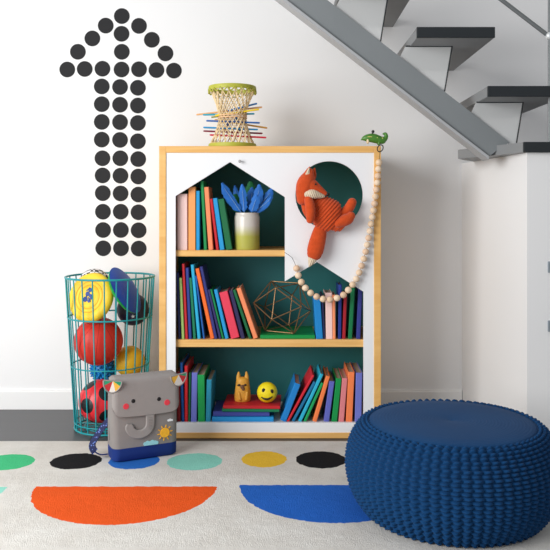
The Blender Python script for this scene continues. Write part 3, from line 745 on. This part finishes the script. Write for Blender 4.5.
# spiky ball
c = Vector((X(103, 3.43), 3.43, .242)); sb = thing('spiky_ball', 'bright blue spiky rubber ball between the two red balls', 'ball', c, 0, 'balls in the wire basket')
SPK = mat('blue_rubber', (16, 132, 200), .4, .08)
bm = B(); ball(bm, (0, 0, 0), .051, 32); obj('ball', bm, SPK, sb, 179)
bm = B()
for i in range(110):
    z = 1-2*(i+.5)/110; a = i*2.39996; r_ = math.sqrt(1-z*z); d = Vector((r_*math.cos(a), r_*math.sin(a), z))
    lathe(bm, [(.0075, 0), (.0055, .008), (.003, .014), (0, .015)], 8, d*.0485, M=align(d), caps=False)
s_ = obj('spikes', bm, SPK, sb, 60)
ball_thing('yellow_ball', 'mottled yellow ball at the right, below the navy ball in the basket', (X(129.5, 3.415), 3.415, Z(361, 3.415)), mat('yellow_leather', (232, 186, 40), .5, .22, 25, .25, 60), .069)
# red playground ball with seams
c = Vector((X(98.5, 3.32), 3.32, Z(341, 3.32)))
rb = thing('playground_ball', 'large plain red playground ball under the yellow disc', 'ball', c, 0, 'balls in the wire basket')
bm = B(); ball(bm, (0, 0, 0), .1065, 56)
for v in bm.verts:
    a = math.atan2(v.co.z, v.co.x)*1.0
    l = (a/(2*PI)*16) % 1.0; g = min(l, 1-l)
bm2 = bm; obj('ball', bm2, mat('red_rubber', (206, 48, 36), .5, .05, 20, .1, 250), rb, 179)
bm = B()
for i in range(4):
    a = PI*i/4+.2; tube(bm, [Vector((math.cos(t)*math.cos(a), math.cos(t)*math.sin(a), math.sin(t)))*.1062 for t in [2*PI*j/48 for j in range(48)]], .0011, 6, True)
o = obj('seam', bm, mat('red_seam', (150, 30, 28), .6, .05), rb, 60); o.rotation_euler = (.5, .2, 0)
# yellow flying disc with a blue figure
c = Vector((X(91.0, 3.262), 3.262, Z(297.5, 3.262)))
yd = thing('yellow_disc', 'round yellow padded disc with small blue figure at the top of the basket', 'disc', c, 0, 'balls in the wire basket')
yd.rotation_mode = 'QUATERNION'; nrm = Vector((-.34, -.90, .28)).normalized(); yd.rotation_quaternion = Vector((0, 0, 1)).rotation_difference(nrm)
YL = mat('yellow_foam_disc', (244, 206, 52), .5, .05, 20)
bm = B()
lathe(bm, [(0, .019), (.036, .020), (.043, .0225), (.048, .0165), (.054, .0165), (.060, .0225), (.065, .0165), (.071, .0165), (.078, .022), (.095, .020), (.105, .012), (.110, 0), (.105, -.014), (.09, -.022), (0, -.026)], 64, caps=False)
obj('disc_body', bm, YL, yd, 179)
BLF = mat('blue_print', (48, 74, 150), .5, .05)
def local_up(u, v, h):
    q = yd.rotation_quaternion.inverted(); zl = (q @ Vector((0, 0, 1))); zl.z = 0; zl.normalize(); xl = zl.cross(Vector((0, 0, 1)))
    return xl*u+zl*v+Vector((0, 0, h))
bm = B()
for u, v, r_ in ((.004, .030, .010), (-.006, .012, .011), (.010, .004, .008), (-.014, -.012, .012), (.006, -.018, .008), (.016, -.006, .006)):
    lathe(bm, [(0, 0), (r_, 0), (r_*.9, .0016), (0, .0016)], 16, local_up(u, v, .0204), caps=False)
for u0, v0, u1, v1 in ((.0, .040, -.014, .026), (.012, .030, .016, .016), (-.010, .004, -.022, -.018), (.0, -.004, .014, -.022)):
    tube(bm, [local_up(u0, v0, .0212), local_up((u0+u1)/2+.004, (v0+v1)/2, .0216), local_up(u1, v1, .0206)], .0026, 6)
obj('figure_print', bm, BLF, yd, 40)
bm = B(); ring(bm, .0515, .0165, .0016, seg=48); ring(bm, .068, .0165, .0016, seg=48); obj('ring_print', bm, mat('tan_print', (222, 158, 52), .5, .05), yd, 60)
# checkered ball
m, nt, b = newmat('checker_cloth'); L = nt.links.new
tc = nd(nt, 'ShaderNodeTexCoord'); ck = nd(nt, 'ShaderNodeTexChecker', Scale=58.0); ck.inputs['Color1'].default_value = lin((236, 236, 236)); ck.inputs['Color2'].default_value = lin((28, 28, 32))
L(tc.outputs['Object'], ck.inputs['Vector']); L(ck.outputs['Color'], b.inputs['Base Color']); b.inputs['Roughness'].default_value = .7
ball_thing('checkered_ball', 'black and white checkered ball peeping over the yellow disc', (X(94.5, 3.42), 3.42, Z(285, 3.42)), m, .074, rot=(.3, .3, .2))
# navy ball
c = Vector((X(133, 3.405), 3.405, Z(309.5, 3.405)))
nb = thing('navy_ball', 'dark navy ball with tiny pale star behind the blue disc', 'ball', c, 0, 'balls in the wire basket')
bm = B(); ball(bm, (0, 0, 0), .072, 48); obj('ball', bm, mat('navy_rubber', (26, 34, 62), .5, .08), nb, 179)
d = Vector((.18, -.92, -.30)).normalized(); bm = B()
ts = [(math.sin(i*PI/5)*(.010 if i % 2 == 0 else .0042), math.cos(i*PI/5)*(.010 if i % 2 == 0 else .0042)) for i in range(10)]
e1 = Vector((1, 0, 0)); e1 = (e1-d*e1.dot(d)).normalized(); e2 = d.cross(e1)
prism(bm, [d*.0717+e1*u+e2*v for u, v in ts], d*.001); obj('star', bm, flat((206, 210, 214), .5), nb)
# blue and green disc
c = Vector((X(125.6, 3.30), 3.30, Z(290, 3.30)))
bd_ = thing('blue_disc', 'blue padded disc with green underside leaning at the top of the basket', 'disc', c, 0, 'balls in the wire basket')
bd_.rotation_mode = 'QUATERNION'; nrm = Vector((.85, -.18, .49)).normalized(); bd_.rotation_quaternion = Vector((0, 0, 1)).rotation_difference(nrm)
bm = B(); lathe(bm, [(0, .026), (.04, .0245), (.075, .018), (.1, .008), (.113, 0), (.110, -.001), (0, -.001)], 56, caps=False); obj('upper_face', bm, mat('blue_neoprene', (20, 78, 186), .5, .06), bd_, 60)
bm = B(); lathe(bm, [(0, -.0012), (.110, -.0012), (.1115, -.003), (.109, -.009), (.100, -.017), (.07, -.023), (0, -.025)], 56, caps=False); obj('under_face', bm, mat('green_neoprene', (10, 160, 76), .5, .06), bd_, 60)

# ------------------------------------------------------------------ elephant backpack
ang = math.radians(25)
bl = rx(113.5, 463.8)
bpk = thing('backpack', 'grey elephant-faced child backpack with blue base standing on the rug', 'backpack', (bl[0], bl[1], RT+.0004), ang)
GRY = mat('grey_canvas', (138, 133, 131), .85, .05, 40, .25, 700, spec=.2)
GRY2 = mat('grey_canvas_light', (150, 145, 143), .85, .05, 40, .25, 700, spec=.2)
NAV = mat('blue_canvas', (26, 50, 116), .8, .06, 40, .25, 700, spec=.2)
BWD, BDP, BH, BB = .252, .120, .314, .052
def rrect(w0, w1, y0, y1, r, n=5):
    out = []
    for cx_, cy_, a0 in ((w1-r, y1-r, 0), (w0+r, y1-r, PI/2), (w0+r, y0+r, PI), (w1-r, y0+r, 1.5*PI)):
        for i in range(n+1):
            a = a0+PI/2*i/n; out.append((cx_+r*math.cos(a), cy_+r*math.sin(a)))
    return out
def stack(bm, secs, mi=0):
    """secs: list of (z, outline points); lofted closed body"""
    rings = [[bm.verts.new((x, y, z)) for x, y in o] for z, o in secs]
    n = len(rings[0])
    for a, b_ in zip(rings, rings[1:]):
        for i in range(n): bm.faces.new((a[i], a[(i+1) % n], b_[(i+1) % n], b_[i]))
    bm.faces.new(rings[0][::-1]); bm.faces.new(rings[-1])
def bulge(z): return .006*math.sin(PI*min(1, max(0, z/BH)))
bm = B(); secs = []
for z in (BB, .08, .12, .16, .20, .24, .27, .29, .302, BH):
    ins = 0 if z < .29 else (.004 if z < .31 else .012)
    secs.append((z, rrect(0-bulge(z)*.3+ins-.010*z/BH, BWD+bulge(z)*.3-ins-.004*z/BH, ins-bulge(z), BDP-ins-.052*z/BH, .030-.006*z/BH)))
stack(bm, secs); body = obj('body', bm, GRY, bpk, 50)
bm = B(); stack(bm, [(0, rrect(.008, BWD-.008, .008, BDP-.006, .026)), (.006, rrect(.0, BWD, 0, BDP, .030)), (.03, rrect(-.001, BWD+.001, -.002, BDP+.001, .030)), (BB, rrect(-.001, BWD+.001, -.003, BDP+.001, .030))]); obj('base', bm, NAV, bpk, 50)
# flap: wraps over the top, round lower corners
def flap_y(z): return -bulge(z)-.004
bm = B()
fw0, fw1, fz0 = -.006, BWD+.002, .178
cols = []
NU, NV_ = 26, 22
def flap_pt(u, s, lift):
    """s 0..1 : lower front edge, up the front, over the top to the back"""
    x = fw0+(fw1-fw0)*u
    e = min(u, 1-u)*(fw1-fw0); rr = .035
    zl = fz0+(rr-math.sqrt(max(0, rr*rr-(rr-e)**2)) if e < rr else 0)+.004*math.sin(PI*u)*-1
    Lf = (BH-.010)-zl; tot = Lf+.018+(BDP-.07)
    t = s*tot
    edge = max(0, .014-e)/.014
    if t < Lf: q = Vector((x, flap_y(zl+t)-lift, zl+t))
    elif t < Lf+.018:
        a = (t-Lf)/.018*PI/2; q = Vector((x, flap_y(BH)+.010-(.010+lift)*math.cos(a)-.0, BH-.010+(.012+lift)*math.sin(a)))
    else: q = Vector((x, flap_y(BH)+.010+(t-Lf-.018), BH+.002+lift))
    q.y += edge*edge*.010 if t < Lf else 0
    q.z -= edge*edge*.008 if t >= Lf else 0
    return q
G0 = [[bm.verts.new(flap_pt(i/NU, j/NV_, .0005)) for j in range(NV_+1)] for i in range(NU+1)]
G1 = [[bm.verts.new(flap_pt(i/NU, j/NV_, .006)) for j in range(NV_+1)] for i in range(NU+1)]
for i in range(NU):
    for j in range(NV_):
        bm.faces.new((G0[i][j], G0[i][j+1], G0[i+1][j+1], G0[i+1][j])); bm.faces.new((G1[i][j], G1[i+1][j], G1[i+1][j+1], G1[i][j+1]))
for i in range(NU):
    for j in (0, NV_): bm.faces.new((G0[i][j], G0[i+1][j], G1[i+1][j], G1[i][j]))
for j in range(NV_):
    for i in (0, NU): bm.faces.new((G0[i][j], G0[i][j+1], G1[i][j+1], G1[i][j]))
flp = obj('flap', bm, GRY2, bpk, 50)
def disc(bm, x, z, r, y, th=.002, n=24, sx=1):
    lathe(bm, [(0, 0), (r, 0), (r*.92, th), (0, th)], n, (x, y, z), M=Matrix.Diagonal((sx, 1, 1, 1)) @ Matrix.Rotation(PI/2, 4, 'X'), caps=False)
fy = lambda z: flap_y(z)-.006
for x, z in ((.072, .232), (.172, .229)):
    bm = B(); ball(bm, (x, fy(z), z), .0078, 18, sc=(1, .35, 1)); obj('eye', bm, flat((24, 22, 24), .4), flp, 60)
for x, z in ((.044, .2145), (.204, .2125)):
    bm = B(); disc(bm, x, z, .0115, fy(z)+.0004); obj('cheek', bm, flat((222, 62, 76), .8), flp, 60)
# piping along the flap's lower edge
bm = B(); tube(bm, [flap_pt(i/60, .0, .0035)+Vector((0, 0, -.0005)) for i in range(61)], .0026, 8); obj('piping', bm, GRY, flp, 60)
# trunk: a J-shaped strap
bm = B(); cxm, czm, ro, ri = .098, .138, .057, .024
line = []
rm, hwid = (ro+ri)/2, (ro-ri)/2
path = [Vector((cxm+rm, 0, .19)), Vector((cxm+rm, 0, .165)), Vector((cxm+rm, 0, czm))]+[Vector((cxm+rm*math.cos(-a), 0, czm+rm*math.sin(-a)*.9)) for a in [PI*i/16*1.06 for i in range(1, 17)]]
L0, L1 = [], []
for i, q in enumerate(path):
    t = (path[min(i+1, len(path)-1)]-path[max(i-1, 0)]).normalized(); n_ = Vector((t.z, 0, -t.x))
    hw = hwid*(1 if i < len(path)-2 else (.9 if i == len(path)-2 else .6))
    yy = -bulge(q.z)-.001
    L0.append([bm.verts.new(Vector((q.x, yy, q.z))+n_*hw*u) for u in (-1, 1)])
    L1.append([bm.verts.new(Vector((q.x, yy-.006-(.002 if abs(u) < .9 else 0), q.z))+n_*hw*u) for u in (-1, -.8, .8, 1)])
for i in range(len(path)-1):
    a, c = L1[i], L1[i+1]
    for u in range(3): bm.faces.new((a[u], a[u+1], c[u+1], c[u]))
    bm.faces.new((L0[i][0], L0[i+1][0], c[0], a[0])); bm.faces.new((L0[i][1], a[3], c[3], L0[i+1][1])); bm.faces.new((L0[i][0], L0[i][1], L0[i+1][1], L0[i+1][0]))
for i in (0, len(path)-1): bm.faces.new([L0[i][0], L1[i][0], L1[i][1], L1[i][2], L1[i][3], L0[i][1]])
tk = obj('trunk', bm, GRY2, bpk, 18)
bm = B()
for zz_ in (.158, .146, .134, .122):
    for s_ in (-1, 1): box(bm, cxm+rm-.007, cxm+rm+.007, -.0165, -.0145, zz_+s_*.0035-.0005, zz_+s_*.0035+.0005)
obj('stitching', bm, GRY, tk)
# ears with patchwork
EC = [flat((236, 232, 226), .85), flat((196, 52, 58), .85), flat((40, 150, 110), .85), flat((238, 186, 70), .85), flat((226, 120, 60), .85)]
def ear(cx_, cz_, s):
    bm = B(); R_ = .037
    wed = [(180, 205, 2), (205, 255, 1), (255, 295, 0), (295, 335, 3), (335, 360, 2)] if s < 0 else [(180, 228, 3), (228, 300, 0), (300, 342, 1), (342, 360, 2)]
    rim_ = []
    for a0, a1, mi in wed:
        arc = [math.radians(a0+(a1-a0)*i/6) for i in range(7)]
        pts = [(R_*.92*math.cos(a), -.004*math.cos(2*a)-.002, R_*1.22*math.sin(a)) for a in arc]
        prism(bm, [(0, -.006, 0)]+pts, (0, .005, 0), mi); rim_ += [(x, y+.002, z) for x, y, z in pts]
    o = obj('ear', bm, EC, flp, None); o.location = (cx_, fy(.3)-.001, cz_); o.rotation_euler = (0, -s*.12, s*.18)
    bm = B(); tube(bm, rim_, .0034, 6); tube(bm, [rim_[-1], (0, -.004, .001), rim_[0]], .003, 6); obj('ear_piping', bm, GRY2, o, 60)
ear(-.005, .316, -1); ear(BWD-.003, .316, 1)
# sun, cloud and label patches on the front
by = lambda z: -bulge(z)-.0005
SUNM = flat((240, 176, 44), .8, var=.2, vscale=120)
sx0, sz0 = .198, .094
bm = B(); disc(bm, sx0, sz0, .0195, by(sz0), .003); sun = obj('sun_patch', bm, SUNM, bpk, 60)
bm = B()
for i in range(10):
    a = 2*PI*i/10+.15; d = Vector((math.cos(a), 0, math.sin(a))); q = Vector((sx0, by(sz0)-.001, sz0))
    tube(bm, [q+d*.022, q+d*.0305], [.0028, .0016], 6)
obj('sun_ray', bm, SUNM, sun, 60)
CLM = flat((150, 208, 216), .8, var=.15, vscale=150)
bm = B()
for i, (u, v, r_) in enumerate(((0, 0, .007), (.009, .002, .009), (.019, .001, .0075), (.028, .003, .009), (.038, .001, .008), (.046, 0, .006))):
    disc(bm, .121+u, .060+v, r_, by(.064), .0022+.0001*i)
box(bm, .117, .171, by(.064)-.0020, by(.064)+.001, .053, .059); obj('cloud_patch', bm, CLM, bpk, 60)
bm = B(); disc(bm, .212, .140, .0045, by(.14), .0018); disc(bm, .219, .141, .0055, by(.14), .0020); disc(bm, .226, .140, .0042, by(.14), .0019); obj('small_cloud_patch', bm, flat((226, 230, 234), .8), bpk, 60)
# side zip and shoulder strap
bm = B(); tube(bm, [(-.0025, .050, .075), (-.004, .048, .15), (-.003, .046, .22), (.004, .044, .275)], .0028, 6); obj('zip', bm, flat((70, 70, 70), .5), bpk, 60)
m, nt, b = newmat('dotted_webbing'); L = nt.links.new
tc = nd(nt, 'ShaderNodeTexCoord'); vo = nd(nt, 'ShaderNodeTexVoronoi', Scale=95.0); L(tc.outputs['Object'], vo.inputs['Vector'])
lt = nd(nt, 'ShaderNodeMath', operation='LESS_THAN'); lt.inputs[1].default_value = .28; L(vo.outputs['Distance'], lt.inputs[0])
mx = nd(nt, 'ShaderNodeMix', data_type='RGBA'); mx.inputs[6].default_value = lin((22, 32, 78)); mx.inputs[7].default_value = lin((96, 120, 190)); L(lt.outputs[0], mx.inputs[0]); L(mx.outputs[2], b.inputs['Base Color']); b.inputs['Roughness'].default_value = .8
for yy, s_ in ((BDP+.004, 0), ):
    c_ = catmull([(.010, BDP-.004, .135), (-.012, BDP+.004, .110), (-.040, BDP+.000, .075), (-.058, BDP-.010, .048), (-.052, BDP-.022, .026), (-.030, BDP-.03, .012), (-.004, BDP-.03, .010)], 6)
    bm = B(); tube(bm, c_[:26], .016, 10, flat=.22, up=(1, 0, .4)); obj('strap', bm, m, bpk, 60)
    bm = B(); tube(bm, c_[24:], .010, 10, flat=.25, up=(1, 0, .4)); obj('strap_end', bm, NAV, bpk, 60)

# ------------------------------------------------------------------ pouf
pd = 2.40; pxc = X(451.5, pd); PH = .290
pf = thing('pouf', 'large round blue knitted pouf on the rug in front of the half wall', 'pouf', (pxc, pd, RT+.0004))
KN = mat('blue_knit', (16, 60, 104), .9, .12, 60, .3, 500, spec=.1, sheen=.04)
PH -= RT
prof = [(.235, 0), (.268, .008), (.296, .040), (.318, .085), (.3275, .135), (.3255, .180), (.3135, .222), (.294, .255), (.276, .272), (.262, PH-.002)]
c_ = catmull([(r, 0, z) for r, z in prof], 40)
# resample by arc length
ps = [Vector(q) for q in c_]; acc = [0]
for a, b_ in zip(ps, ps[1:]): acc.append(acc[-1]+(b_-a).length)
ROWS = 30; SUB = 6; NCOL = 70; SUBC = 8
n = ROWS*SUB; out = []; j = 0
for i in range(n+1):
    s_ = acc[-1]*i/n
    while j < len(acc)-2 and acc[j+1] < s_: j += 1
    t = (s_-acc[j])/max(1e-9, acc[j+1]-acc[j]); out.append(ps[j].lerp(ps[j+1], t))
bm = B(); rings = []
for i, q in enumerate(out):
    tq = (out[min(i+1, n)]-out[max(i-1, 0)]).normalized(); nq = Vector((tq.z, 0, -tq.x))
    row = i/SUB; ri_ = int(min(row, ROWS-1e-6)); fr = row-ri_
    fade = min(1, (n-i)/(SUB*.8))
    R_ = []
    for c in range(NCOL*SUBC):
        u = c/SUBC+.10*math.sin(PI*row)
        fu = u % 1.0
        hgt = (math.sin(PI*fr)**.6)*(abs(math.sin(PI*fu))**.75)
        skew = .0
        w = .0135*hgt*(.6+.4*fade)
        a = 2*PI*c/(NCOL*SUBC)
        rr = q.x+nq.x*w; zz_ = q.z+nq.z*w
        R_.append(bm.verts.new((rr*math.cos(a), rr*math.sin(a), max(zz_, 0))))
    rings.append(R_)
N = NCOL*SUBC
for a, b_ in zip(rings, rings[1:]):
    for i in range(N): bm.faces.new((a[i], a[(i+1) % N], b_[(i+1) % N], b_[i]))
bm.faces.new(rings[0][::-1]); bm.faces.new(rings[-1])
obj('knitted_side', bm, KN, pf, 179)
m, nt, b = newmat('blue_felt'); L = nt.links.new
tc = nd(nt, 'ShaderNodeTexCoord'); wv = nd(nt, 'ShaderNodeTexWave', Scale=30.0, Distortion=.4); wv.wave_type = 'RINGS'; wv.rings_direction = 'Z'
L(tc.outputs['Object'], wv.inputs['Vector']); ns = nd(nt, 'ShaderNodeTexNoise', Scale=300.0); L(tc.outputs['Object'], ns.inputs['Vector'])
ad = nd(nt, 'ShaderNodeMath', operation='ADD'); L(wv.outputs['Fac'], ad.inputs[0]); L(ns.outputs['Fac'], ad.inputs[1])
bp = nd(nt, 'ShaderNodeBump', Strength=.18, Distance=.002); L(ad.outputs[0], bp.inputs['Height']); L(bp.outputs['Normal'], b.inputs['Normal'])
n3 = nd(nt, 'ShaderNodeTexNoise', Scale=9.0, Detail=5.0); L(tc.outputs['Object'], n3.inputs['Vector'])
mx = nd(nt, 'ShaderNodeMix', data_type='RGBA'); mx.inputs[6].default_value = lin((16, 58, 102)); mx.inputs[7].default_value = lin((23, 70, 116)); L(n3.outputs['Fac'], mx.inputs[0]); L(mx.outputs[2], b.inputs['Base Color'])
b.inputs['Roughness'].default_value = .95; b.inputs['Specular IOR Level'].default_value = .1; b.inputs['Sheen Weight'].default_value = .04
bm = B(); lathe(bm, [(.266, PH-.006), (.264, PH+.001), (.25, PH+.006), (.2, PH+.010), (.1, PH+.011), (.03, PH+.0095), (.008, PH+.006), (0, PH+.005)], 96); obj('top_panel', bm, m, pf, 60)

# ------------------------------------------------------------------ light
w = bpy.data.worlds.new('daylight'); SC.world = w; w.use_nodes = True
bg = w.node_tree.nodes['Background']; bg.inputs['Color'].default_value = (.965, .98, 1, 1); bg.inputs['Strength'].default_value = .44
def area(name, loc, target, sx, sy, e, col=(1, 1, 1)):
    l = bpy.data.lights.new(name, 'AREA'); l.shape = 'RECTANGLE'; l.size = sx; l.size_y = sy; l.energy = e; l.color = col
    o = bpy.data.objects.new(name, l); COL.objects.link(o); o.location = loc
    o.rotation_euler = (Vector(target)-Vector(loc)).to_track_quat('-Z', 'Y').to_euler()
    return o
area('window_daylight', (-2.6, .55, 1.6), (.2, 3.2, .8), 2.2, 2.1, 142, (1, .995, .98))

# ------------------------------------------------------------------ camera
cam = bpy.data.cameras.new('camera'); co = bpy.data.objects.new('camera', cam); COL.objects.link(co)
cam.sensor_width = 36; cam.lens = 36*F/550; cam.shift_x = (275-CX)/550; cam.shift_y = (CY-275)/550
cam.clip_start = .05
co.location = (0, 0, H); co.rotation_euler = (PI/2, 0, 0)
SC.camera = co
SC.view_settings.view_transform = 'Standard'; SC.view_settings.look = 'None'; SC.view_settings.gamma = 1; SC.view_settings.exposure = 0
SC.view_settings.use_curve_mapping = False
